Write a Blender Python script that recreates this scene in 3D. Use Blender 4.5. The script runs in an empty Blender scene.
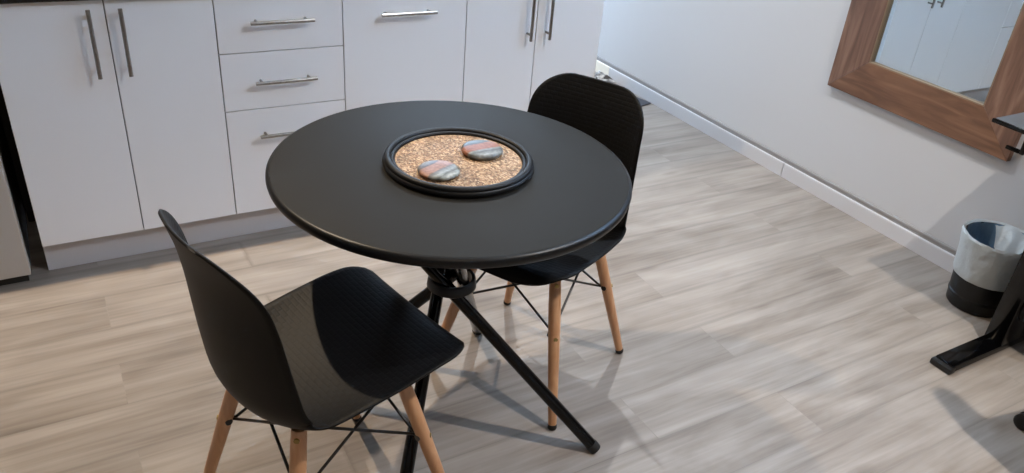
import bpy, bmesh, math, random
from mathutils import Vector, Matrix
random.seed(7)
sc = bpy.context.scene
COL = sc.collection
PI = math.pi

# ------------------------------------------------------------------ materials
def new_mat(name):
    m = bpy.data.materials.new(name); m.use_nodes = True
    nt = m.node_tree
    return m, nt, nt.nodes['Principled BSDF']

def simple(name, col, rough=.5, metal=0., spec=None, coat=0.):
    m, nt, b = new_mat(name)
    b.inputs['Base Color'].default_value = (*col, 1)
    b.inputs['Roughness'].default_value = rough
    b.inputs['Metallic'].default_value = metal
    if spec is not None: b.inputs['Specular IOR Level'].default_value = spec
    if coat: b.inputs['Coat Weight'].default_value = coat; b.inputs['Coat Roughness'].default_value = .15
    return m

def N(nt, kind, **kw):
    n = nt.nodes.new(kind)
    for k, v in kw.items():
        if k in n.inputs.keys(): n.inputs[k].default_value = v
        else: setattr(n, k, v)
    return n

def ramp(nt, stops, interp='LINEAR'):
    r = nt.nodes.new('ShaderNodeValToRGB'); cr = r.color_ramp; cr.interpolation = interp
    while len(cr.elements) < len(stops): cr.elements.new(.5)
    for e, (p, c) in zip(cr.elements, stops):
        e.position = p; e.color = (*c, 1)
    return r

def noise_bump(nt, b, vec, scale, strength, dist=.001, detail=3):
    n = N(nt, 'ShaderNodeTexNoise'); n.inputs['Scale'].default_value = scale; n.inputs['Detail'].default_value = detail
    nt.links.new(vec, n.inputs['Vector'])
    bp = N(nt, 'ShaderNodeBump'); bp.inputs['Strength'].default_value = strength; bp.inputs['Distance'].default_value = dist
    nt.links.new(n.outputs['Fac'], bp.inputs['Height']); nt.links.new(bp.outputs['Normal'], b.inputs['Normal'])
    return n

def mat_wood_floor():
    m, nt, b = new_mat('laminate_floor')
    tc = N(nt, 'ShaderNodeTexCoord')
    br = N(nt, 'ShaderNodeTexBrick'); br.offset = .37; br.offset_frequency = 2
    br.inputs['Scale'].default_value = 1; br.inputs['Brick Width'].default_value = 1.22; br.inputs['Row Height'].default_value = .18
    br.inputs['Mortar Size'].default_value = .0009; br.inputs['Mortar Smooth'].default_value = .5; br.inputs['Bias'].default_value = 0
    br.inputs['Color1'].default_value = (0, 0, 0, 1); br.inputs['Color2'].default_value = (1, 1, 1, 1); br.inputs['Mortar'].default_value = (.5, .5, .5, 1)
    nt.links.new(tc.outputs['Object'], br.inputs['Vector'])
    # per plank offset of the grain
    sep = N(nt, 'ShaderNodeSeparateXYZ'); nt.links.new(tc.outputs['Object'], sep.inputs[0])
    off = N(nt, 'ShaderNodeMath', operation='MULTIPLY'); off.inputs[1].default_value = 17.
    nt.links.new(br.outputs['Color'], off.inputs[0])
    comb = N(nt, 'ShaderNodeCombineXYZ')
    sx = N(nt, 'ShaderNodeMath', operation='ADD'); nt.links.new(sep.outputs['X'], sx.inputs[0]); nt.links.new(off.outputs[0], sx.inputs[1])
    nt.links.new(sx.outputs[0], comb.inputs['X']); nt.links.new(sep.outputs['Y'], comb.inputs['Y']); nt.links.new(off.outputs[0], comb.inputs['Z'])
    def streak(sxx, syy, scale, detail, dist):
        mp = N(nt, 'ShaderNodeMapping'); mp.inputs['Scale'].default_value = (sxx, syy, 1)
        nt.links.new(comb.outputs[0], mp.inputs['Vector'])
        n = N(nt, 'ShaderNodeTexNoise'); n.inputs['Scale'].default_value = scale; n.inputs['Detail'].default_value = detail; n.inputs['Distortion'].default_value = dist
        nt.links.new(mp.outputs[0], n.inputs['Vector']); return n
    n1 = streak(.9, 9, 1.6, 5, .6)       # broad grain clouds
    n2 = streak(1.6, 42, 2.2, 6, .35)     # fine streaks
    n3 = streak(1.2, 3.2, 1.7, 3, 1.2)    # blotches
    mx = N(nt, 'ShaderNodeMath', operation='MULTIPLY_ADD'); nt.links.new(n2.outputs['Fac'], mx.inputs[0]); mx.inputs[1].default_value = .20
    a1 = N(nt, 'ShaderNodeMath', operation='MULTIPLY'); nt.links.new(n1.outputs['Fac'], a1.inputs[0]); a1.inputs[1].default_value = .48
    nt.links.new(a1.outputs[0], mx.inputs[2])
    a2 = N(nt, 'ShaderNodeMath', operation='MULTIPLY_ADD'); nt.links.new(n3.outputs['Fac'], a2.inputs[0]); a2.inputs[1].default_value = .32; nt.links.new(mx.outputs[0], a2.inputs[2])
    cr = ramp(nt, [(.34, FL[0]), (.45, FL[1]), (.55, FL[2]), (.68, FL[3])])
    nt.links.new(a2.outputs[0], cr.inputs[0])
    # plank to plank tone
    tone = N(nt, 'ShaderNodeMapRange'); tone.inputs['To Min'].default_value = .96; tone.inputs['To Max'].default_value = 1.03
    nt.links.new(br.outputs['Color'], tone.inputs['Value'])
    # worn, slightly darker long edges of the boards
    b2 = N(nt, 'ShaderNodeTexBrick'); b2.offset = .37; b2.offset_frequency = 2
    b2.inputs['Scale'].default_value = 1; b2.inputs['Brick Width'].default_value = 60.; b2.inputs['Row Height'].default_value = .18
    b2.inputs['Mortar Size'].default_value = .016; b2.inputs['Mortar Smooth'].default_value = 1.
    nt.links.new(tc.outputs['Object'], b2.inputs['Vector'])
    em = N(nt, 'ShaderNodeMath', operation='MULTIPLY'); nt.links.new(b2.outputs['Fac'], em.inputs[0]); nt.links.new(n3.outputs['Fac'], em.inputs[1])
    er = N(nt, 'ShaderNodeMapRange'); er.inputs['From Min'].default_value = .15; er.inputs['From Max'].default_value = .6; er.inputs['To Min'].default_value = 1; er.inputs['To Max'].default_value = .82
    nt.links.new(em.outputs[0], er.inputs['Value'])
    # joint
    jm = N(nt, 'ShaderNodeMapRange'); jm.inputs['To Min'].default_value = 1; jm.inputs['To Max'].default_value = .9
    nt.links.new(br.outputs['Fac'], jm.inputs['Value'])
    mul = N(nt, 'ShaderNodeMath', operation='MULTIPLY'); nt.links.new(tone.outputs[0], mul.inputs[0]); nt.links.new(jm.outputs[0], mul.inputs[1])
    mul2 = N(nt, 'ShaderNodeMath', operation='MULTIPLY'); nt.links.new(mul.outputs[0], mul2.inputs[0]); nt.links.new(er.outputs[0], mul2.inputs[1])
    vm = N(nt, 'ShaderNodeVectorMath', operation='SCALE'); nt.links.new(cr.outputs['Color'], vm.inputs[0]); nt.links.new(mul2.outputs[0], vm.inputs['Scale'])
    # a few knots
    mpk = N(nt, 'ShaderNodeMapping'); mpk.inputs['Scale'].default_value = (2.1, 5.2, 1); nt.links.new(comb.outputs[0], mpk.inputs['Vector'])
    vo = N(nt, 'ShaderNodeTexVoronoi'); vo.inputs['Scale'].default_value = .9; nt.links.new(mpk.outputs[0], vo.inputs['Vector'])
    kr = ramp(nt, [(0., (.62, .58, .55)), (.05, (.8, .78, .76)), (.12, (1, 1, 1))])
    nt.links.new(vo.outputs['Distance'], kr.inputs[0])
    vk = N(nt, 'ShaderNodeVectorMath', operation='MULTIPLY'); nt.links.new(vm.outputs[0], vk.inputs[0]); nt.links.new(kr.outputs['Color'], vk.inputs[1])
    nt.links.new(vk.outputs[0], b.inputs['Base Color'])
    b.inputs['Roughness'].default_value = .38
    b.inputs['Specular IOR Level'].default_value = .4
    bp = N(nt, 'ShaderNodeBump'); bp.inputs['Strength'].default_value = .12; bp.inputs['Distance'].default_value = .001
    nt.links.new(a2.outputs[0], bp.inputs['Height']); nt.links.new(bp.outputs['Normal'], b.inputs['Normal'])
    return m

FL = [(.165, .137, .113), (.245, .209, .177), (.308, .267, .230), (.385, .339, .298)]

def mat_wall(name, col, rough=.75):
    m, nt, b = new_mat(name)
    tc = N(nt, 'ShaderNodeTexCoord')
    b.inputs['Base Color'].default_value = (*col, 1); b.inputs['Roughness'].default_value = rough
    noise_bump(nt, b, tc.outputs['Object'], 90, .12, .001)
    return m

def mat_shell(name='textured_black_plastic'):
    m, nt, b = new_mat(name)
    b.inputs['Base Color'].default_value = (.0022, .0022, .0026, 1); b.inputs['Specular IOR Level'].default_value = .25; b.inputs['Roughness'].default_value = .55
    uv = N(nt, 'ShaderNodeUVMap'); uv.uv_map = 'UVMap'
    br = N(nt, 'ShaderNodeTexBrick'); br.offset = .5
    br.inputs['Scale'].default_value = 1; br.inputs['Brick Width'].default_value = .024; br.inputs['Row Height'].default_value = .012
    br.inputs['Mortar Size'].default_value = .0035; br.inputs['Mortar Smooth'].default_value = 1.
    nt.links.new(uv.outputs[0], br.inputs['Vector'])
    bp = N(nt, 'ShaderNodeBump'); bp.inputs['Strength'].default_value = .24; bp.inputs['Distance'].default_value = .0012; bp.invert = True
    nt.links.new(br.outputs['Fac'], bp.inputs['Height']); nt.links.new(bp.outputs['Normal'], b.inputs['Normal'])
    return m

def mat_grain(name, stops, axis_scale, rough, scale=3., bump=.2, coord='Object'):
    m, nt, b = new_mat(name)
    tc = N(nt, 'ShaderNodeTexCoord'); mp = N(nt, 'ShaderNodeMapping'); mp.inputs['Scale'].default_value = axis_scale
    nt.links.new(tc.outputs[coord], mp.inputs['Vector'])
    n = N(nt, 'ShaderNodeTexNoise'); n.inputs['Scale'].default_value = scale; n.inputs['Detail'].default_value = 6; n.inputs['Distortion'].default_value = .7
    nt.links.new(mp.outputs[0], n.inputs['Vector'])
    cr = ramp(nt, stops); nt.links.new(n.outputs['Fac'], cr.inputs[0]); nt.links.new(cr.outputs['Color'], b.inputs['Base Color'])
    b.inputs['Roughness'].default_value = rough
    bp = N(nt, 'ShaderNodeBump'); bp.inputs['Strength'].default_value = bump; bp.inputs['Distance'].default_value = .001
    nt.links.new(n.outputs['Fac'], bp.inputs['Height']); nt.links.new(bp.outputs['Normal'], b.inputs['Normal'])
    return m

def mat_seagrass():
    m, nt, b = new_mat('woven_seagrass')
    tc = N(nt, 'ShaderNodeTexCoord')
    vo = N(nt, 'ShaderNodeTexVoronoi'); vo.inputs['Scale'].default_value = 330
    nz = N(nt, 'ShaderNodeTexNoise'); nz.inputs['Scale'].default_value = 22; nz.inputs['Detail'].default_value = 4
    nt.links.new(tc.outputs['Object'], nz.inputs['Vector'])
    mp = N(nt, 'ShaderNodeMapping'); mp.inputs['Scale'].default_value = (1, .55, 1); mp.inputs['Rotation'].default_value = (0, 0, .5)
    nt.links.new(tc.outputs['Object'], mp.inputs['Vector']); nt.links.new(mp.outputs[0], vo.inputs['Vector'])
    cr = ramp(nt, [(0., (.10, .055, .028)), (.35, (.25, .14, .07)), (.65, (.36, .21, .11)), (1., (.58, .42, .25))])
    sp = N(nt, 'ShaderNodeSeparateColor'); nt.links.new(vo.outputs['Color'], sp.inputs[0])
    nt.links.new(sp.outputs['Red'], cr.inputs[0]); 
    mr = N(nt, 'ShaderNodeMapRange'); mr.inputs['From Min'].default_value = .3; mr.inputs['From Max'].default_value = .7; mr.inputs['To Min'].default_value = .72; mr.inputs['To Max'].default_value = 1.2
    nt.links.new(nz.outputs['Fac'], mr.inputs['Value'])
    vm = N(nt, 'ShaderNodeVectorMath', operation='SCALE'); nt.links.new(cr.outputs['Color'], vm.inputs[0]); nt.links.new(mr.outputs[0], vm.inputs['Scale'])
    nt.links.new(vm.outputs[0], b.inputs['Base Color']); b.inputs['Roughness'].default_value = .6
    bp = N(nt, 'ShaderNodeBump'); bp.inputs['Strength'].default_value = .8; bp.inputs['Distance'].default_value = .002; bp.invert = True
    nt.links.new(vo.outputs['Distance'], bp.inputs['Height']); nt.links.new(bp.outputs['Normal'], b.inputs['Normal'])
    return m

def mat_bands(name, stops, rot, scale=1., rough=.38, freq=9.):
    """polished stone: hard colour bands across the object, marbled a little"""
    m, nt, b = new_mat(name)
    tc = N(nt, 'ShaderNodeTexCoord'); mp = N(nt, 'ShaderNodeMapping'); mp.inputs['Rotation'].default_value = (0, 0, rot)
    nt.links.new(tc.outputs['Object'], mp.inputs['Vector'])
    nz = N(nt, 'ShaderNodeTexNoise'); nz.inputs['Scale'].default_value = 34; nz.inputs['Detail'].default_value = 4; nt.links.new(mp.outputs[0], nz.inputs['Vector'])
    sp = N(nt, 'ShaderNodeSeparateXYZ'); nt.links.new(mp.outputs[0], sp.inputs[0])
    s = N(nt, 'ShaderNodeMath', operation='MULTIPLY_ADD'); nt.links.new(sp.outputs['Y'], s.inputs[0]); s.inputs[1].default_value = freq
    nm = N(nt, 'ShaderNodeMath', operation='MULTIPLY_ADD'); nt.links.new(nz.outputs['Fac'], nm.inputs[0]); nm.inputs[1].default_value = .12; nm.inputs[2].default_value = .44
    nt.links.new(nm.outputs[0], s.inputs[2])
    cr = ramp(nt, stops); nt.links.new(s.outputs[0], cr.inputs[0]); 
    nz2 = N(nt, 'ShaderNodeTexNoise'); nz2.inputs['Scale'].default_value = 120; nt.links.new(mp.outputs[0], nz2.inputs['Vector'])
    mr = N(nt, 'ShaderNodeMapRange'); mr.inputs['From Min'].default_value = .3; mr.inputs['From Max'].default_value = .7; mr.inputs['To Min'].default_value = .75; mr.inputs['To Max'].default_value = 1.15
    nt.links.new(nz2.outputs['Fac'], mr.inputs['Value'])
    mr.inputs['To Min'].default_value = .5; mr.inputs['To Max'].default_value = .85; b.inputs['Specular IOR Level'].default_value = .3
    vm = N(nt, 'ShaderNodeVectorMath', operation='SCALE'); nt.links.new(cr.outputs['Color'], vm.inputs[0]); nt.links.new(mr.outputs[0], vm.inputs['Scale'])
    nt.links.new(vm.outputs[0], b.inputs['Base Color']); b.inputs['Roughness'].default_value = rough
    return m

M = {}
M['floor'] = mat_wood_floor()
M['wall'] = mat_wall('painted_wall', (.50, .49, .485))
M['ceiling'] = mat_wall('ceiling_paint', (.8, .8, .79))
M['skirting'] = simple('painted_skirting', (.54, .52, .52), .4)
M['joint'] = simple('skirting_joint', (.12, .11, .1), .7)
M['cream'] = simple('cream_skirting', (.78, .70, .58), .5)
M['door'] = simple('white_gloss_board', (.84, .84, .84), .22, spec=.9)
M['carcass'] = simple('carcass_edge', (.13, .13, .13), .6)
M['plinth'] = simple('plinth_board', (.55, .53, .53), .35)
M['granite'] = simple('black_granite', (.012, .012, .013), .18)
M['steel'] = mat_grain('brushed_steel', [(.3, (.27, .265, .255)), (.7, (.37, .36, .345))], (1, 1, 1), .28, 60, .03); M['steel'].node_tree.nodes['Principled BSDF'].inputs['Metallic'].default_value = 1
M['fridge'] = simple('taupe_metal_front', (.46, .42, .37), .4, .0)
M['dark'] = simple('dark_recess', (.02, .018, .015), .6)
M['table_top'] = simple('charcoal_matte_top', (.0150, .0142, .0122), .6, spec=.15)
M['black_rim'] = simple('black_edge_band', (.004, .004, .0045), .4, spec=.35)
M['black_metal'] = simple('black_powder_coat', (.0012, .0012, .0015), .12, spec=.35)
M['hub'] = simple('dark_hub_metal', (.009, .0085, .008), .38, spec=.4)
M['shell_in'] = mat_shell()
M['shell_out'] = simple('smooth_black_plastic', (.0022, .0019, .0015), .5, spec=.2)
M['rod'] = simple('black_wire', (.006, .006, .006), .3)
M['beech'] = mat_grain('beech_wood', [(.3, (.46, .22, .10)), (.5, (.54, .275, .13)), (.7, (.61, .33, .165))], (14, 14, 1.2), .38, 4, .08)
M['rubber'] = simple('black_rubber', (.01, .01, .01), .7)
M['brass'] = simple('dull_brass', (.30, .22, .08), .35, .9)
M['frame_h'] = mat_grain('brown_wood_horizontal', [(.28, (.085, .036, .017)), (.45, (.125, .056, .027)), (.6, (.18, .085, .043)), (.78, (.24, .125, .068))], (6, 1.1, 9), .5, 3.2, .4)
M['frame_v'] = mat_grain('brown_wood_vertical', [(.28, (.085, .038, .022)), (.45, (.13, .064, .038)), (.6, (.19, .10, .062)), (.78, (.25, .145, .094))], (6, 9, 1.1), .5, 3.2, .4)
M['bead'] = simple('pale_wood_bead', (.20, .135, .08), .5)
M['mirror'] = simple('mirror_glass', (.70, .80, .86), .015, 1.)
M['grass'] = mat_seagrass()
M['cord'] = simple('black_cord', (.004, .004, .005), .5, spec=.3)
M['desk_top'] = simple('grey_desk_board', (.075, .078, .08), .3)
M['bin'] = simple('black_bin_plastic', (.003, .003, .0035), .4, spec=.35)
M['white_trim'] = simple('white_lamp_trim', (.8, .8, .8), .4)
M['mat_grey'] = simple('dark_grey_rubber_mat', (.055, .055, .065), .7)

def mat_bag(name, col, alpha=.86):
    m, nt, b = new_mat(name)
    b.inputs['Base Color'].default_value = (*col, 1); b.inputs['Roughness'].default_value = .32
    tc = N(nt, 'ShaderNodeTexCoord'); noise_bump(nt, b, tc.outputs['Object'], 19, .9, .012, 3)
    tr = N(nt, 'ShaderNodeBsdfTransparent'); tl = N(nt, 'ShaderNodeBsdfTranslucent'); tl.inputs['Color'].default_value = (*col, 1)
    m1 = N(nt, 'ShaderNodeMixShader'); m1.inputs[0].default_value = .35; m2 = N(nt, 'ShaderNodeMixShader'); m2.inputs[0].default_value = alpha
    out = nt.nodes['Material Output']
    nt.links.new(b.outputs[0], m1.inputs[1]); nt.links.new(tl.outputs[0], m1.inputs[2])
    nt.links.new(tr.outputs[0], m2.inputs[1]); nt.links.new(m1.outputs[0], m2.inputs[2]); nt.links.new(m2.outputs[0], out.inputs['Surface'])
    return m
M['bag'] = mat_bag('clear_bin_liner', (.70, .74, .74))
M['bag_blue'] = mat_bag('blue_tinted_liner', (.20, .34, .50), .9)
M['cloth'] = mat_grain('grey_striped_cloth', [(.35, (.06, .055, .05)), (.48, (.30, .29, .28)), (.6, (.62, .61, .58))], (3, 30, 20), .8, 2.2, .3)

# ------------------------------------------------------------------ mesh helpers
class MB:
    def __init__(self): self.bm = bmesh.new()
    def box(self, x0, x1, y0, y1, z0, z1, bev=0., seg=2):
        b = bmesh.new(); bmesh.ops.create_cube(b, size=1)
        for v in b.verts:
            v.co = Vector(((x0+x1)/2 + v.co.x*(x1-x0), (y0+y1)/2 + v.co.y*(y1-y0), (z0+z1)/2 + v.co.z*(z1-z0)))
        if bev: bmesh.ops.bevel(b, geom=b.edges[:], offset=bev, segments=seg, affect='EDGES', profile=.5)
        self.merge(b); return self
    def merge(self, b, mat=0):
        me = bpy.data.meshes.new('tmp'); b.to_mesh(me); b.free(); self.bm.from_mesh(me); bpy.data.meshes.remove(me)
    def tube(self, pts, r, n=16, r2=None, cap=True, round_end=False):
        """tube through points; radius r (float or list)"""
        pts = [Vector(p) for p in pts]; rs = r if isinstance(r, (list, tuple)) else ([r]*len(pts) if r2 is None else [r + (r2-r)*i/(len(pts)-1) for i in range(len(pts))])
        rings = []; up = None
        for i, p in enumerate(pts):
            t = (pts[min(i+1, len(pts)-1)] - pts[max(i-1, 0)]).normalized()
            if up is None: up = t.orthogonal().normalized()
            up = (up - t*up.dot(t)).normalized(); w = t.cross(up)
            rings.append([self.bm.verts.new(p + (up*math.cos(a) + w*math.sin(a))*rs[i]) for a in [2*PI*k/n for k in range(n)]])
        for a, b in zip(rings, rings[1:]):
            for k in range(n): self.bm.faces.new((a[k], a[(k+1) % n], b[(k+1) % n], b[k]))
        if cap: self.bm.faces.new(rings[0][::-1]); self.bm.faces.new(rings[-1])
        return self
    def lathe(self, prof, n=64, c=(0, 0, 0), close=False):
        rings = []
        for r, z in prof:
            if r < 1e-6: rings.append([self.bm.verts.new((c[0], c[1], c[2]+z))])
            else: rings.append([self.bm.verts.new((c[0]+r*math.cos(2*PI*k/n), c[1]+r*math.sin(2*PI*k/n), c[2]+z)) for k in range(n)])
        pr = list(zip(rings, rings[1:]))
        if close: pr.append((rings[-1], rings[0]))
        for a, b in pr:
            for k in range(n):
                k2 = (k+1) % n
                if len(a) == 1 and len(b) == 1: continue
                if len(a) == 1: self.bm.faces.new((a[0], b[k2], b[k]))
                elif len(b) == 1: self.bm.faces.new((a[k], a[k2], b[0]))
                else: self.bm.faces.new((a[k], a[k2], b[k2], b[k]))
        return self
    def prism(self, pts, d, bev=0.):
        """closed polygon pts (3D, planar) extruded by vector d"""
        b = bmesh.new(); d = Vector(d)
        a = [b.verts.new(Vector(p)) for p in pts]; c = [b.verts.new(Vector(p)+d) for p in pts]
        b.faces.new(a[::-1]); b.faces.new(c); n = len(a)
        for k in range(n): b.faces.new((a[k], a[(k+1) % n], c[(k+1) % n], c[k]))
        bmesh.ops.recalc_face_normals(b, faces=b.faces[:])
        if bev: bmesh.ops.bevel(b, geom=b.edges[:], offset=bev, segments=2, affect='EDGES', profile=.5)
        self.merge(b); return self
    def xform(self, mat): bmesh.ops.transform(self.bm, matrix=mat, verts=self.bm.verts[:]); return self
    def build(self, name, mat, parent=None, smooth=True, label=None, origin=None):
        bmesh.ops.recalc_face_normals(self.bm, faces=self.bm.faces[:])
        if origin is not None: bmesh.ops.translate(self.bm, vec=-Vector(origin), verts=self.bm.verts[:])
        me = bpy.data.meshes.new(name); self.bm.to_mesh(me); self.bm.free()
        for mm in (mat if isinstance(mat, (list, tuple)) else [mat]): me.materials.append(mm)
        if smooth:
            for p in me.polygons: p.use_smooth = True
            try: me.set_sharp_from_angle(angle=math.radians(38))
            except Exception: pass
        o = bpy.data.objects.new(name, me); COL.objects.link(o)
        if origin is not None: o.location = origin
        if parent: o.parent = parent
        if label: o['label'] = label
        return o

def tag(o, label, cat, group=None):
    o['label'] = label; o['category'] = cat
    if group: o['group'] = group
    return o
def thing(name, label, cat, loc=(0, 0, 0), rz=0, group=None):
    o = bpy.data.objects.new(name, None); COL.objects.link(o); o.empty_display_size = .05
    o.location = loc; o.rotation_euler = (0, 0, rz)
    return tag(o, label, cat, group)
def struct(o): o['kind'] = 'structure'; return o
def copy_tree(o, parent=None):
    c = o.copy(); COL.objects.link(c); c.parent = parent
    for ch in list(o.children): copy_tree(ch, c)
    return c

# ------------------------------------------------------------------ the room
XW = 2.413           # right wall
CX1 = 1.471          # right end of the kitchen units
H = 2.6
XL, YB, YF = -3.0, -5.0, 2.3
struct(MB().box(XL-.1, XW+.1, YB-.1, YF+.1, -.06, 0).build('floor', M['floor'], smooth=False))
struct(MB().box(XL-.1, XW+.1, YB-.1, YF+.1, H, H+.08).build('ceiling', M['ceiling'], smooth=False))
struct(MB().box(XW, XW+.1, YB-.1, YF+.1, 0, H).build('wall_right', M['wall'], smooth=False))
struct(MB().box(XL-.1, XL, YB-.1, YF+.1, 0, H).build('wall_left', M['wall'], smooth=False))
struct(MB().box(XL, XW, YF, YF+.1, 0, H).build('wall_front', M['wall'], smooth=False))
struct(MB().box(XL, XW, YB-.1, YB, 0, H).build('wall_back', M['wall'], smooth=False))
def skirting(name, y0, y1, m):
    prof = [(0, 0), (-.018, 0), (-.018, .062), (-.0165, .066), (-.008, .0672), (0, .0672)]
    mb = MB(); mb.prism([(XW+a, y0, z) for a, z in prof], (0, y1-y0, 0))
    return struct(mb.build(name, m, smooth=False))
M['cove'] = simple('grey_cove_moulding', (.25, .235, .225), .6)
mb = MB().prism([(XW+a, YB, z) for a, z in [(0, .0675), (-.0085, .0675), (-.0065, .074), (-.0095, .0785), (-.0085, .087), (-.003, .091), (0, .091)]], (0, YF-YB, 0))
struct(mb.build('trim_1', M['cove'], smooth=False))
skirting('baseboard_right', YB, -.3195, M['skirting'])
skirting('baseboard_right.001', -.3150, 1.10, M['skirting'])
skirting('baseboard_right.002', 1.104, YF, M['cream'])

# ------------------------------------------------------------------ kitchen units
ZB, Z1, Z2, ZT = .109, .489, .681, .869
TH = .019; G = .0016
def handle(parent, a, b):
    """bar handle between two points on the door face plane y=-TH (bar at y=-.05)"""
    a = Vector(a); b = Vector(b); d = (b-a).normalized()
    mb = MB(); mb.tube([a, b], .006, 14)
    for p in (a + d*.022, b - d*.022):
        mb.tube([p, (p.x, -.0005, p.z)], .0045, 10)
    mb.build('handle', M['steel'], parent)
def unit(label, x0, x1):
    t = thing('base_cabinet', label, 'cabinet', ((x0+x1)/2, .3, 0), 0, None)
    t.location = (0, 0, 0)
    mb = MB().box(x0+.0006, x1-.0006, TH+.001, .60, ZB, ZT)
    mb.build('body', M['carcass'] if x1 < 1.4 else M['door'], t, smooth=False)
    return t
def front(kind, t, x0, x1, z0, z1):
    mb = MB().box(x0+G, x1-G, 0, TH, z0+G, z1-G, .0012, 1)
    return mb.build(kind, M['door'], t, smooth=False)
XS = [-.590, -.296, 0, .403, .862, 1.163, CX1]
u = unit('white double door base cabinet at the left, beside the grey appliance', XS[0], XS[2])
MB().box(-.6315, -.5915, .40, .60, 0, ZT).build('gap_shade_block', M['dark'], u, smooth=False)  # added near-black block, stands in for the shade inside the gap
d = front('door', u, XS[0], XS[1], ZB, ZT); handle(d, (-.340, -.032, .647), (-.340, -.032, .847))
d = front('door', u, XS[1], XS[2], ZB, ZT); handle(d, (-.258, -.032, .647), (-.258, -.032, .847))
u = unit('white cabinet of three stacked drawers with horizontal steel bar handles', XS[2], XS[3])
for z0, z1, zh in ((ZB, Z1, .401), (Z1, Z2, .587), (Z2, ZT, .782)):
    d = front('drawer', u, XS[2], XS[3], z0, z1); handle(d, (.099, -.032, zh), (.299, -.032, zh))
u = unit('white cabinet with one wide door under a horizontal bar handle, right of the drawers', XS[3], XS[4])
d = front('door', u, XS[3], XS[4], ZB, ZT); handle(d, (.529, -.032, .784), (.731, -.032, .784))
u = unit('white double door base cabinet at the right end, beside the passage', XS[4], XS[6])
d = front('door', u, XS[4], XS[5], ZB, ZT); handle(d, (1.124, -.032, .653), (1.124, -.032, .853))
d = front('door', u, XS[5], XS[6], ZB, ZT); handle(d, (1.208, -.032, .653), (1.208, -.032, .853))
tag(MB().box(XS[0], CX1-.002, .04, .056, .0, ZB-.001, .001, 1).build('plinth', M['plinth'], smooth=False), 'pale recessed plinth board running under the white kitchen cabinets', 'plinth')
tag(MB().box(-.632, CX1+.01, -.022, .618, ZT+.001, ZT+.034, .004, 2).build('worktop', M['granite'], smooth=False), 'polished black worktop lying on the white kitchen cabinets', 'worktop')

t = thing('refrigerator', 'taupe grey appliance in the left corner of the view beside the cabinets', 'appliance')
MB().box(-1.30, -.634, .03, .60, .03, 1.45).build('body', M['dark'], t, smooth=False)
MB().box(-1.30, -.634, -.028, .028, .035, 1.45, .004, 2).build('door', M['fridge'], t, smooth=False)
MB().box(-1.28, -.645, .0, .58, .0, .0345).build('base', M['dark'], t, smooth=False)

# ------------------------------------------------------------------ table
TX, TY, TR = .283, -1.102, .406
t = thing('round_table', 'round charcoal dining table with a thin black edge on four crossed black legs', 'table', (TX, TY, 0))
MB().lathe([(0, .750), (.396, .750), (.3975, .7495), (.3975, .740), (0, .740)], 160).build('tabletop', M['table_top'], t)
MB().lathe([(.3975, .7398), (.3978, .7495), (.400, .7488), (.4035, .7465), (.4055, .743), (.406, .738), (.4045, .731), (.401, .7265), (.396, .725), (0, .725), (0, .7398)], 160).build('rim', M['black_rim'], t, label='black rounded edge and underside of the tabletop')
HX, HY, HZ = .006, -.004, .435     # hub relative to the table centre
F = [(.306, -.301), (-.286, -.351), (-.336, .241), (.256, .291)]      # feet relative to the table axis
for fx, fy in F:
    f = Vector((fx, fy, 0)); c = Vector((HX, HY, 0)); rad = (c - f); rad.normalize()
    perp = Vector((-rad.y, rad.x, 0))
    # twist: passes the hub on its left side seen from the foot
    q = c + perp*.030; q.z = HZ
    dirv = (q - f); top = f + dirv*(.722/HZ)
    p0 = f + dirv*(.010/HZ)
    leg = MB().tube([p0, top], .0155, 24).build('leg', M['black_metal'], t)
    e = dirv.normalized()
    MB().tube([f + e*.004 + Vector((0, 0, .0)), f + e*.008, p0 + e*.012, p0 + e*.016], [.010, .0165, .0172, .0158], 24).build('foot_cap', M['rubber'], leg)
MB().lathe([(.051, -.012), (.056, -.014), (.061, -.010), (.058, .012), (.055, .015), (.049, .013)], 48, (HX, HY, HZ), close=True).build('hub_ring', M['hub'], t)
MB().lathe([(0, .722), (.30, .722), (.30, .7248), (0, .7248)], 48).build('mounting_plate', M['black_metal'], t)

# woven centrepiece
MXc, MYc = TX+.009, TY-.007
t = thing('placemat', 'round woven seagrass mat with a thick black cord border in the middle of the table', 'mat', (MXc, MYc, .750))
MB().lathe([(0, .0005), (.142, .0005), (.144, .004), (.144, .0105), (.140, .0125), (0, .0130)], 96).build('woven_disc', M['grass'], t)
def torus(R, r, z, n=96, k=12, flat=1.):
    return MB().lathe([(R + r*math.cos(2*PI*j/k), z + flat*r*math.sin(2*PI*j/k)) for j in range(k)], n, close=True)
torus(.1585, .0082, .0165).build('border_cord', M['cord'], t)
torus(.1615, .0084, .0084).build('border_cord', M['cord'], t)
torus(.1480, .0055, .0130).build('border_cord', M['cord'], t)

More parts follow.
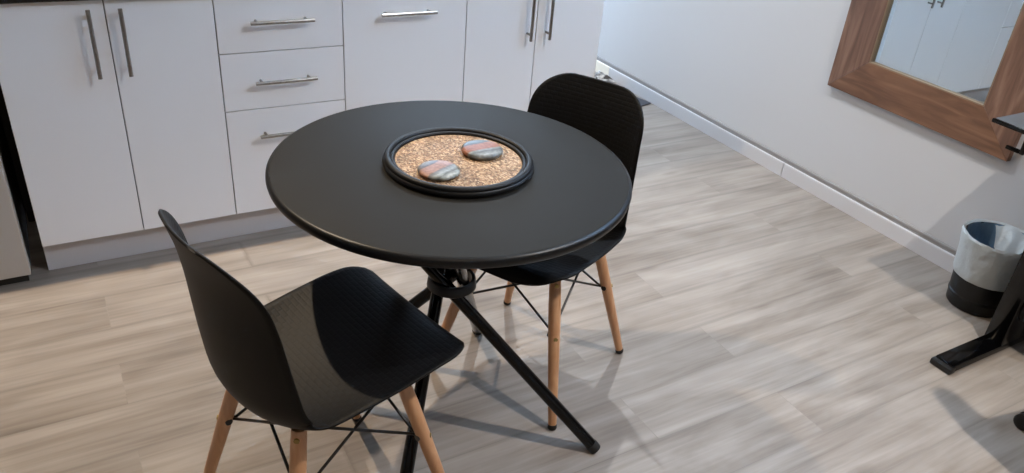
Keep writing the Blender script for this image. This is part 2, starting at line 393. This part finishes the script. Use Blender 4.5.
def stone(label, x, y, m, r, h, rz, sx=1., sy=1., tilt=(0, 0)):
    prof = [(0, 0), (.84, 0), (.93, .10), (.985, .3), (1., .5), (.985, .72), (.93, .90), (.84, 1.), (.5, 1.04), (0, 1.05)]
    o = MB().lathe([(a*r, b*h) for a, b in prof], 56).build('stone_coaster', m)
    o.location = (x, y, .7642); o.rotation_euler = (tilt[0], tilt[1], rz); o.scale = (sx, sy, 1)
    return tag(o, label, 'coaster', 'polished stone coasters on the woven mat')
M['stone_a'] = mat_bands('banded_stone_silver', [(.06, (.14, .15, .13)), (.14, (.50, .52, .47)), (.24, (.12, .12, .10)), (.32, (.36, .37, .34)), (.42, (.17, .16, .14)), (.46, (.42, .20, .12)), (.70, (.42, .21, .13)), (.73, (.13, .11, .10)), (.84, (.26, .24, .22)), (.94, (.40, .38, .34))], -.48)
M['stone_b'] = mat_bands('banded_stone_rust', [(.04, (.10, .11, .11)), (.16, (.34, .36, .35)), (.30, (.13, .14, .14)), (.37, (.30, .32, .31)), (.41, (.36, .14, .085)), (.66, (.42, .18, .11)), (.70, (.10, .11, .11)), (.86, (.20, .22, .22)), (.95, (.30, .33, .33))], -.10)
stone('polished stone coaster with silver lower half and orange band, nearer the table front', .220, -1.157, M['stone_a'], .046, .011, 0)
stone('polished stone coaster with rust red band and slate grey edges, towards the far chair', .357, -1.095, M['stone_b'], .048, .014, 0)

# ------------------------------------------------------------------ chairs
def catmull(P, u):
    n = len(P)-1; x = u*n; i = min(int(x), n-1); f = x-i
    p = [P[max(i-1, 0)], P[i], P[i+1], P[min(i+2, n)]]
    return tuple(.5*((2*p[1][k]) + (-p[0][k]+p[2][k])*f + (2*p[0][k]-5*p[1][k]+4*p[2][k]-p[3][k])*f*f + (-p[0][k]+3*p[1][k]-3*p[2][k]+p[3][k])*f**3) for k in range(len(p[1])))
#        x     z     halfwidth  lift  (front lip -> seat -> back top)
PROF = [(.254, .442, .184, .000),
        (.246, .466, .194, .004),
        (.222, .481, .204, .008),
        (.150, .476, .212, .014),
        (.060, .455, .215, .024),
        (-.030, .430, .213, .038),
        (-.105, .412, .211, .053),
        (-.162, .424, .207, .064),
        (-.196, .474, .202, .066),
        (-.208, .550, .197, .062),
        (-.214, .625, .192, .056),
        (-.219, .695, .186, .049),
        (-.227, .758, .179, .039),
        (-.243, .820, .167, .028)]
def shell_mesh():
    fine = [catmull(PROF, i/400) for i in range(401)]
    L = [0]
    for a, b in zip(fine, fine[1:]): L.append(L[-1] + math.hypot(b[0]-a[0], b[1]-a[1]))
    T = L[-1]
    def at(s):
        lo = 0
        for i in range(400):
            if L[i+1] >= s: lo = i; break
        f = (s-L[lo])/max(L[lo+1]-L[lo], 1e-9); a, b = fine[lo], fine[lo+1]
        return [a[k]+(b[k]-a[k])*f for k in range(4)]
    RF, RB, RL = .100, .105, .135
    S = []
    for k in range(12): S.append(RF*(1-math.cos(PI/2*k/12)))
    m = 44
    for k in range(m+1): S.append(RF + (T-RF-RB)*k/m)
    for k in range(1, 15): S.append(T-RB + RB*math.sin(PI/2*k/14))
    J = 28
    def pt(s, v):
        x, z, w, lift = at(min(max(s, 0), T))
        wl = w
        if s < RF: dd = RF-s; wl = w - RL + RL*math.sqrt(max(1 - (dd/RF)**2, 0))
        if s > T-RB: dd = s-(T-RB); wl = w - RB + math.sqrt(max(RB**2 - dd**2, 0))
        a, b = at(max(s-.006, 0)), at(min(s+.006, T))
        tx, tz = b[0]-a[0], b[1]-a[1]; l = math.hypot(tx, tz); tx /= l; tz /= l
        n = Vector((tz, 0, -tx))      # for seat (t=-x): n = (0,0,1); for back (t=+z): n=(1,0,0)
        vv = v*wl/w
        crown = 0
        if s > T-RB: crown = -.0
        return Vector((x, wl*v*(1 - .10*abs(vv)**3*min(lift/.07, 1)), z)) + n*(lift*abs(vv)**2.0), (wl*v, s)
    th = .0062
    bm = bmesh.new(); uvl = bm.loops.layers.uv.new('UVMap')
    I = len(S); P = [[pt(s, -1+2*j/J) for j in range(J+1)] for s in S]
    def nrm(i, j):
        a = P[min(i+1, I-1)][j][0]-P[max(i-1, 0)][j][0]; b = P[i][min(j+1, J)][0]-P[i][max(j-1, 0)][0]
        n = b.cross(a); n.normalize(); return n
    inner = [[bm.verts.new(P[i][j][0]) for j in range(J+1)] for i in range(I)]
    sgn = 1 if nrm(I//3, J//2).z > 0 else -1
    outer = [[bm.verts.new(P[i][j][0] - sgn*nrm(i, j)*th) for j in range(J+1)] for i in range(I)]
    uvs = {}
    for i in range(I):
        for j in range(J+1): uvs[inner[i][j]] = uvs[outer[i][j]] = P[i][j][1]
    def face(vs, mi):
        f = bm.faces.new(vs); f.material_index = mi; f.smooth = True
        for l in f.loops: l[uvl].uv = uvs.get(l.vert, (0, 0))
    for i in range(I-1):
        for j in range(J):
            face((inner[i][j], inner[i][j+1], inner[i+1][j+1], inner[i+1][j]), 0)
            face((outer[i][j], outer[i+1][j], outer[i+1][j+1], outer[i][j+1]), 1)
    # rounded rim around the boundary
    ring = [(0, j) for j in range(J+1)] + [(i, J) for i in range(1, I)] + [(I-1, j) for j in range(J-1, -1, -1)] + [(i, 0) for i in range(I-2, 0, -1)]
    cen = None; mid = []
    for k, (i, j) in enumerate(ring):
        a = inner[i][j].co; b = outer[i][j].co
        pa = inner[ring[k-1][0]][ring[k-1][1]].co; pb = inner[ring[(k+1) % len(ring)][0]][ring[(k+1) % len(ring)][1]].co
        tdir = (pb-pa).normalized(); n = (a-b).normalized(); o = tdir.cross(n).normalized()
        ins = P[min(max(i, 3), I-4)][J//2][0]
        if o.dot(a-ins) < 0: o = -o
        v = bm.verts.new((a+b)/2 + o*.0026); uvs[v] = uvs[inner[i][j]]; mid.append(v)
    n_ = len(ring)
    for k in range(n_):
        a, b = ring[k], ring[(k+1) % n_]
        face((inner[a[0]][a[1]], mid[k], mid[(k+1) % n_], inner[b[0]][b[1]]), 1)
        face((mid[k], outer[a[0]][a[1]], outer[b[0]][b[1]], mid[(k+1) % n_]), 1)
    bmesh.ops.recalc_face_normals(bm, faces=bm.faces[:])
    me = bpy.data.meshes.new('shell'); bm.to_mesh(me); bm.free()
    me.materials.append(M['shell_in']); me.materials.append(M['shell_out'])
    return me

def make_chair(label):
    t = thing('dining_chair', label, 'chair', group='black shell chairs at the round table')
    sh = bpy.data.objects.new('seat_shell', shell_mesh()); COL.objects.link(sh); sh.parent = t
    a, b, zt = .210, .120, .40
    def on(sx, sy, z, dx=0):
        k = a + (b-a)*z/zt
        return Vector((sx*k, sy*k, z))
    ztop = {1: .428, -1: .428}
    for sx in (1, -1):
        for sy in (1, -1):
            leg = MB().tube([on(sx, sy, z) for z in (.014, .12, .25, .34, .408)], [.0115, .0138, .0160, .0165, .0150], 20).build('leg', M['beech'], t)
            MB().tube([on(sx, sy, 0)+Vector((0, 0, .001)), on(sx, sy, .006), on(sx, sy, .016)], [.009, .0125, .0122], 18).build('foot_pad', M['rubber'], leg)
            for zz in (.255, .395):
                c = on(sx, sy, zz); o_ = Vector((sx, sy, 0)).normalized()
                for s_ in ((Vector((0, -sy, 0)), Vector((-sx, 0, 0)), o_) if zz < .3 else (o_,)):
                    MB().tube([c + s_*.0145, c + s_*.0178], .0058 if s_ is o_ else .008, 12).build('bolt', M['brass'] if s_ is o_ else M['rod'], leg)
    # crossed wire bracing: from each leg's bolt up to the tops of its two neighbours
    for sx in (1, -1):
        for sy in (1, -1):
            lo = on(sx, sy, .255)*1.0
            for nx, ny in ((sx, -sy), (-sx, sy)):
                hi = on(nx, ny, .40)
                d = Vector(((nx-sx)/2, (ny-sy)/2, 0))
                other = Vector((sx if ny != sy else 0, sy if nx != sx else 0, 0))
                p = lo + d*.012 - other*.012; q = hi - d*.010 - other*.016
                MB().tube([p, q], .0034, 10).build('brace_rod', M['rod'], t)
    mb = MB()
    k = .100
    mb.tube([(k, -.12, .412), (k, .12, .412)], .006, 10); mb.tube([(-k, -.12, .412), (-k, .12, .412)], .006, 10)
    mb.tube([(-.12, k, .412), (.12, k, .412)], .006, 10); mb.tube([(-.12, -k, .412), (.12, -k, .412)], .006, 10)
    mb.build('mounting_frame', M['rod'], t)
    return t
ch = make_chair('black shell chair on wooden legs nearest the camera, seen from behind its backrest')
ch.location = (-.091, -1.275, 0); ch.rotation_euler = (0, 0, math.radians(13))
c2 = copy_tree(ch); c2.location = (.609, -1.0, 0); c2.rotation_euler = (0, 0, math.radians(208))
c2['label'] = 'black shell chair on wooden legs at the far side of the table, facing the camera'

# ------------------------------------------------------------------ mirror
t = thing('wall_mirror', 'mirror in a wide brown wooden frame hanging on the white wall', 'mirror')
Y0, Y1, y0, y1 = -.435, -1.257, -.600, -1.107
ZA, ZC = .492, 1.75; za, zc = .644, 1.60
XF = XW-.028; xb = XW-.002
def rail(P, m):
    MB().prism([(xb, y, z) for y, z in P], (XF-xb, 0, 0), .0015).build('frame_rail', m, t, smooth=False)
e = .0004
rail([(Y0, ZA), (Y1, ZA), (y1, za-e), (y0, za-e)], M['frame_h'])
rail([(Y0, ZC), (Y1, ZC), (y1, zc+e), (y0, zc+e)], M['frame_h'])
rail([(Y0, ZA+.001), (Y0, ZC-.001), (y0+e, zc), (y0+e, za)], M['frame_v'])
rail([(Y1, ZA+.001), (Y1, ZC-.001), (y1-e, zc), (y1-e, za)], M['frame_v'])
MB().box(XW-.012, XW-.007, y1+.0005, y0-.0005, za+.0005, zc-.0005).build('mirror_glass', M['mirror'], t, smooth=False)
mb = MB(); w = .004
mb.box(XF+.001, XW-.0122, y1, y1+w, za, zc); mb.box(XF+.001, XW-.0122, y0-w, y0, za, zc)
mb.box(XF+.001, XW-.0122, y1+w, y0-w, za, za+.003); mb.box(XF+.001, XW-.0122, y1+w, y0-w, zc-.003, zc)
mb.build('inner_bead', M['bead'], t, smooth=False, label='pale bead around the mirror glass')

# ------------------------------------------------------------------ desk
DZ = .76; DX = 1.935; DY = -1.372
t = thing('desk', 'black metal desk with a grey top standing on flat feet against the right wall', 'desk')
MB().box(DX+.012, 2.39, -2.75, DY-.004, DZ-.016, DZ, .003, 2).build('desktop', M['desk_top'], t, label='grey desktop')
mb = MB().box(DX, DX+.011, -2.75, DY-.003, DZ-.012, DZ+.001, .003, 2)
mb.build('front_rail', M['black_metal'], t)
# C-shaped bracket under the front corner
mb = MB()
mb.box(DX-.002, DX+.010, DY-.128, DY-.114, DZ-.070, DZ-.0165, .003, 2); mb.box(DX-.002, DX+.010, DY-.114, DY-.072, DZ-.070, DZ-.058, .003, 2)
mb.build('bracket', M['black_metal'], t)
foot = MB().prism([(1.815, -1.620, .0), (2.385, -1.620, .0), (2.385, -1.552, .0), (1.815, -1.552, .0)], (0, 0, .028), .006)
f = foot.build('foot', M['black_metal'], t)
MB().box(1.797, 1.83, -1.623, -1.549, .0, .022, .006, 2).build('end_cap', M['hub'], f)
MB().box(2.07, 2.22, -1.622, -1.556, .028, DZ-.025, .006, 2).build('column', M['black_metal'], t)
MB().tube([(2.145, -1.6225, .17), (2.145, -1.634, .17)], .055, 32).build('side_cover', M['hub'], t)
f2 = MB().box(1.80, 2.385, -2.66, -2.586, 0, .028, .006).build('foot', M['black_metal'], t)
MB().box(2.07, 2.22, -2.656, -2.590, .028, DZ-.025, .006).build('column', M['black_metal'], t)

# ------------------------------------------------------------------ office chair at the desk, only a caster reaches the view
t = thing('office_chair', 'black five-star office chair pulled up to the desk', 'chair', (1.79, -2.14, 0), math.radians(-10))
def at5(k, r, z): 
    a = math.radians(100+72*k); return Vector((r*math.cos(a), r*math.sin(a), z))
mb = MB()
mb.lathe([(0, .075), (.04, .075), (.042, .11), (.03, .125), (0, .125)], 24)
for k in range(5): mb.tube([at5(k, .02, .10), at5(k, .15, .090), at5(k, .268, .068)], [.022, .017, .013], 12)
mb.build('base', M['black_metal'], t)
for k in range(5):
    c = at5(k, .268, .026); tg = Vector((-c.y, c.x, 0)).normalized()
    mb = MB(); mb.tube([c - tg*.022, c - tg*.018, c - tg*.006, c - tg*.004], [.020, .0255, .0255, .020], 20); mb.tube([c + tg*.004, c + tg*.006, c + tg*.018, c + tg*.022], [.020, .0255, .0255, .020], 20)
    mb.tube([c - tg*.004, c + tg*.004], .008, 10); mb.tube([(c.x, c.y, .030), (c.x, c.y, .072)], .007, 10)
    mb.build('caster', M['bin'], t)
MB().tube([(0, 0, .11), (0, 0, .30)], .025, 20).tube([(0, 0, .30), (0, 0, .425)], .016, 20).build('gas_lift', M['black_metal'], t)
MB().box(-.23, .24, -.235, .235, .425, .485, .028, 4).build('seat', M['bin'], t)
MB().tube([(-.10, 0, .43), (-.235, 0, .42), (-.262, 0, .50), (-.262, 0, .75)], .016, 12).build('back_support', M['black_metal'], t)
MB().box(-.262, -.215, -.215, .215, .56, 1.06, .022, 4).build('backrest', M['bin'], t)

# ------------------------------------------------------------------ waste bin with liner
BX, BY, BH = 2.275, -1.395, .275
t = thing('waste_bin', 'black round waste bin with a pale plastic liner folded over its rim', 'bin', (BX, BY, 0))
rb, rt = .093, .116
prof = [(0, .001), (rb-.004, .001), (rb, .006)]
for k in range(1, 9):
    z = .006 + (BH-.006)*k/8; prof.append((rb+(rt-rb)*k/8, z))
    if k == 1: prof += [(rb+(rt-rb)/8+.0025, z+.004), (rb+(rt-rb)/8+.0025, z+.010), (rb+(rt-rb)/8, z+.014)]
prof += [(rt+.003, BH+.001), (rt+.002, BH+.004), (rt-.003, BH+.003), (rt-.004, BH-.005), (rb-.003, .008), (0, .008)]
MB().lathe(prof, 56).build('body', M['bin'], t)
def liner():
    n = 96; bm_ = MB(); rows = []
    R_ = random.Random(3); ph = [R_.uniform(0, 6.28) for _ in range(8)]
    def wob(a, s): return s*(math.sin(5*a+ph[0])*.4 + math.sin(9*a+ph[1])*.35 + math.sin(17*a+ph[2])*.22 + math.sin(31*a+ph[3])*.12)
    low = .125
    for q, (rr, z, s, zs) in enumerate([(rb+(rt-rb)*.45, low, .004, .003), (rb+(rt-rb)*.5+.002, low+.012, .004, .002), (rb+(rt-rb)*.65+.002, low+.05, .004, 0), (rb+(rt-rb)*.85+.001, low+.10, .0035, 0),
                        (rt+.001, BH-.02, .003, 0), (rt+.006, BH+.002, .0015, 0), (rt+.002, BH+.010, .002, .002), (rt-.006, BH+.004, .002, 0)]):
        rows.append([bm_.bm.verts.new(((rr+.005+wob(a+q*.09, s))*math.cos(a), (rr+.005+wob(a+q*.09, s))*math.sin(a), z + wob(a*1.0, zs))) for a in [2*PI*k/n for k in range(n)]])
    for a, b in zip(rows, rows[1:]):
        for k in range(n): bm_.bm.faces.new((a[k], a[(k+1) % n], b[(k+1) % n], b[k]))
    bm_.build('liner', M['bag'], t, label='whitish clear plastic liner folded over the rim')
    # inside of the bag
    bm_ = MB(); rows = []
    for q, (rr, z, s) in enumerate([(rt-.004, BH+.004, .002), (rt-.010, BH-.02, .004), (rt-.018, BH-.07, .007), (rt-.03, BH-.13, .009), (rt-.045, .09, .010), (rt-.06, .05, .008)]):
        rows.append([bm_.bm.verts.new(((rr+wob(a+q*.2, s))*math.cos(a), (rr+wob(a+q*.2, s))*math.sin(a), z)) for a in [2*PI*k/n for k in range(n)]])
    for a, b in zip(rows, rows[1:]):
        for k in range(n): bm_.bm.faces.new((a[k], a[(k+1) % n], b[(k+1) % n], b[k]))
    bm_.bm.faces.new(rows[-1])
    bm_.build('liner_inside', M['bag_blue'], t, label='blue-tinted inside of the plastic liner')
liner()
mb = MB(); rows = []
for q in range(7):
    f = q/6
    rows.append([mb.bm.verts.new(((.112-.062*f)*math.cos(a_)-.02*f*math.cos(a_*3), (.112-.062*f)*math.sin(a_), BH+.006-.075*f**1.4+.006*math.sin(7*a_+3*f))) for a_ in [math.radians(-62+104*k/16) for k in range(17)]])
for a_, b_ in zip(rows, rows[1:]):
    for k in range(16): mb.bm.faces.new((a_[k], a_[k+1], b_[k+1], b_[k]))
mb.build('liner_fold', M['bag'], bpy.data.objects['waste_bin'])

# ------------------------------------------------------------------ bits in the passage
tag(MB().prism([(2.382, .662, 0), (2.33, .88, 0), (2.08, .80, 0), (2.13, .60, 0)], (0, 0, .008), .002).build('floor_mat', M['mat_grey'], smooth=False),
    'dark grey mat corner poking out behind the far chair backrest', 'mat')
def cloth_heap():
    mb = MB(); n = 26; R_ = random.Random(5)
    x0, x1, y0, y1 = 2.20, 2.392, 1.005, 1.19
    vs = []
    for i in range(n):
        row = []
        for j in range(n):
            u_, v_ = i/(n-1), j/(n-1)
            edge = min(u_, 1-u_, v_, 1-v_)*5; edge = min(edge, 1)
            h = .004 + .05*edge*(.55+.28*math.sin(9*u_+3*math.sin(5*v_))+.17*math.sin(23*v_+6*u_))
            row.append(mb.bm.verts.new((x0+(x1-x0)*u_+.01*math.sin(7*v_), y0+(y1-y0)*v_+.012*math.sin(8*u_), max(h, .003))))
        vs.append(row)
    for i in range(n-1):
        for j in range(n-1): mb.bm.faces.new((vs[i][j], vs[i+1][j], vs[i+1][j+1], vs[i][j+1]))
    # skirt to the floor
    ring = [(i, 0) for i in range(n)] + [(n-1, j) for j in range(1, n)] + [(i, n-1) for i in range(n-2, -1, -1)] + [(0, j) for j in range(n-2, 0, -1)]
    bot = [mb.bm.verts.new((vs[i][j].co.x, vs[i][j].co.y, .0005)) for i, j in ring]
    for k in range(len(ring)):
        a, b = ring[k], ring[(k+1) % len(ring)]
        mb.bm.faces.new((vs[a[0]][a[1]], vs[b[0]][b[1]], bot[(k+1) % len(ring)], bot[k]))
    mb.bm.faces.new(bot)
    tag(mb.build('folded_cloth', M['cloth']), 'crumpled grey striped cloth on the floor against the far skirting', 'cloth')
cloth_heap()

# ------------------------------------------------------------------ lamps in the ceiling and windows, some added as fill
def disk_light(name, x, y, power, col, r=.022):
    t = thing('ceiling_downlight', 'round white ceiling downlight', 'light', (x, y, H), 0, 'ceiling downlights')
    MB().lathe([(.040, -.001), (.055, -.001), (.055, -.008), (.050, -.012), (.042, -.010), (.040, -.001)], 32).build('trim', M['white_trim'], t)
    l = bpy.data.lights.new(name, 'AREA'); l.shape = 'DISK'; l.size = 2*r; l.energy = power; l.color = col; l.spread = math.radians(150)
    o = bpy.data.objects.new(name, l); COL.objects.link(o); o.location = (x, y, H-.014)
    return o
WARM = (1., .80, .58); NEUT = (1., .93, .86); COOL = (.90, .95, 1.)
disk_light('lamp', -.40, .03, 42, WARM)
disk_light('lamp', 1.20, .05, 34, (.86, .93, 1.))
disk_light('lamp', 1.42, -2.25, 38, NEUT)
disk_light('lamp', -.40, -2.9, 7, WARM)  # unseen fill lamp, added to warm the left doors and floor
def window(name, cx, cy, cz, wd, ht, rz, energy, col):
    """a window in a wall behind or beyond the view: frame, mullion and the daylight coming in"""
    R_ = Matrix.Translation((cx, cy, cz)) @ Matrix.Rotation(rz, 4, 'Z')
    mb = MB(); f = .05
    mb.box(-wd/2-f, -wd/2, -.01, .03, -ht/2-f, ht/2+f); mb.box(wd/2, wd/2+f, -.01, .03, -ht/2-f, ht/2+f)
    mb.box(-wd/2, wd/2, -.01, .03, -ht/2-f, -ht/2); mb.box(-wd/2, wd/2, -.01, .03, ht/2, ht/2+f); mb.box(-.02, .02, -.01, .03, -ht/2, ht/2)
    mb.xform(R_); struct(mb.build(name, M['white_trim'], smooth=False))
    l = bpy.data.lights.new('daylight', 'AREA'); l.shape = 'RECTANGLE'; l.size = wd; l.size_y = ht; l.energy = energy; l.color = col
    o = bpy.data.objects.new('daylight', l); COL.objects.link(o)
    o.matrix_world = R_ @ Matrix.Translation((0, .035, 0)) @ Matrix.Rotation(PI/2, 4, 'X') @ Matrix.Rotation(PI, 4, 'Y') @ Matrix.Rotation(0, 4, 'Z')
# local +y looks into the room
window('fill_window_1', XW-.012, -1.55, 2.16, 1.5, .55, PI/2, 80, (.36, .62, 1.))  # unseen window, added to throw blue daylight on the right-hand doors
window('window_2', 1.80, YF-.012, 1.15, 1.0, 2.1, PI, 122, (.50, .72, 1.))

w = bpy.data.worlds.new('world'); sc.world = w; w.use_nodes = True
w.node_tree.nodes['Background'].inputs['Color'].default_value = (.65, .8, 1, 1); w.node_tree.nodes['Background'].inputs['Strength'].default_value = .3

# ------------------------------------------------------------------ camera
cam = bpy.data.cameras.new('camera'); co = bpy.data.objects.new('camera', cam); COL.objects.link(co)
co.location = (-.45057, -2.56243, 1.51802); co.rotation_euler = (1.04469, -.08842, -.53269)
cam.sensor_width = 36; cam.lens = 792.21/1024*36
cam.shift_x = -20.26/1024; cam.shift_y = .98/1024
sc.camera = co
vs = sc.view_settings; vs.view_transform = 'Standard'; vs.look = 'None'; vs.gamma = 1; vs.use_curve_mapping = False; vs.exposure = 0
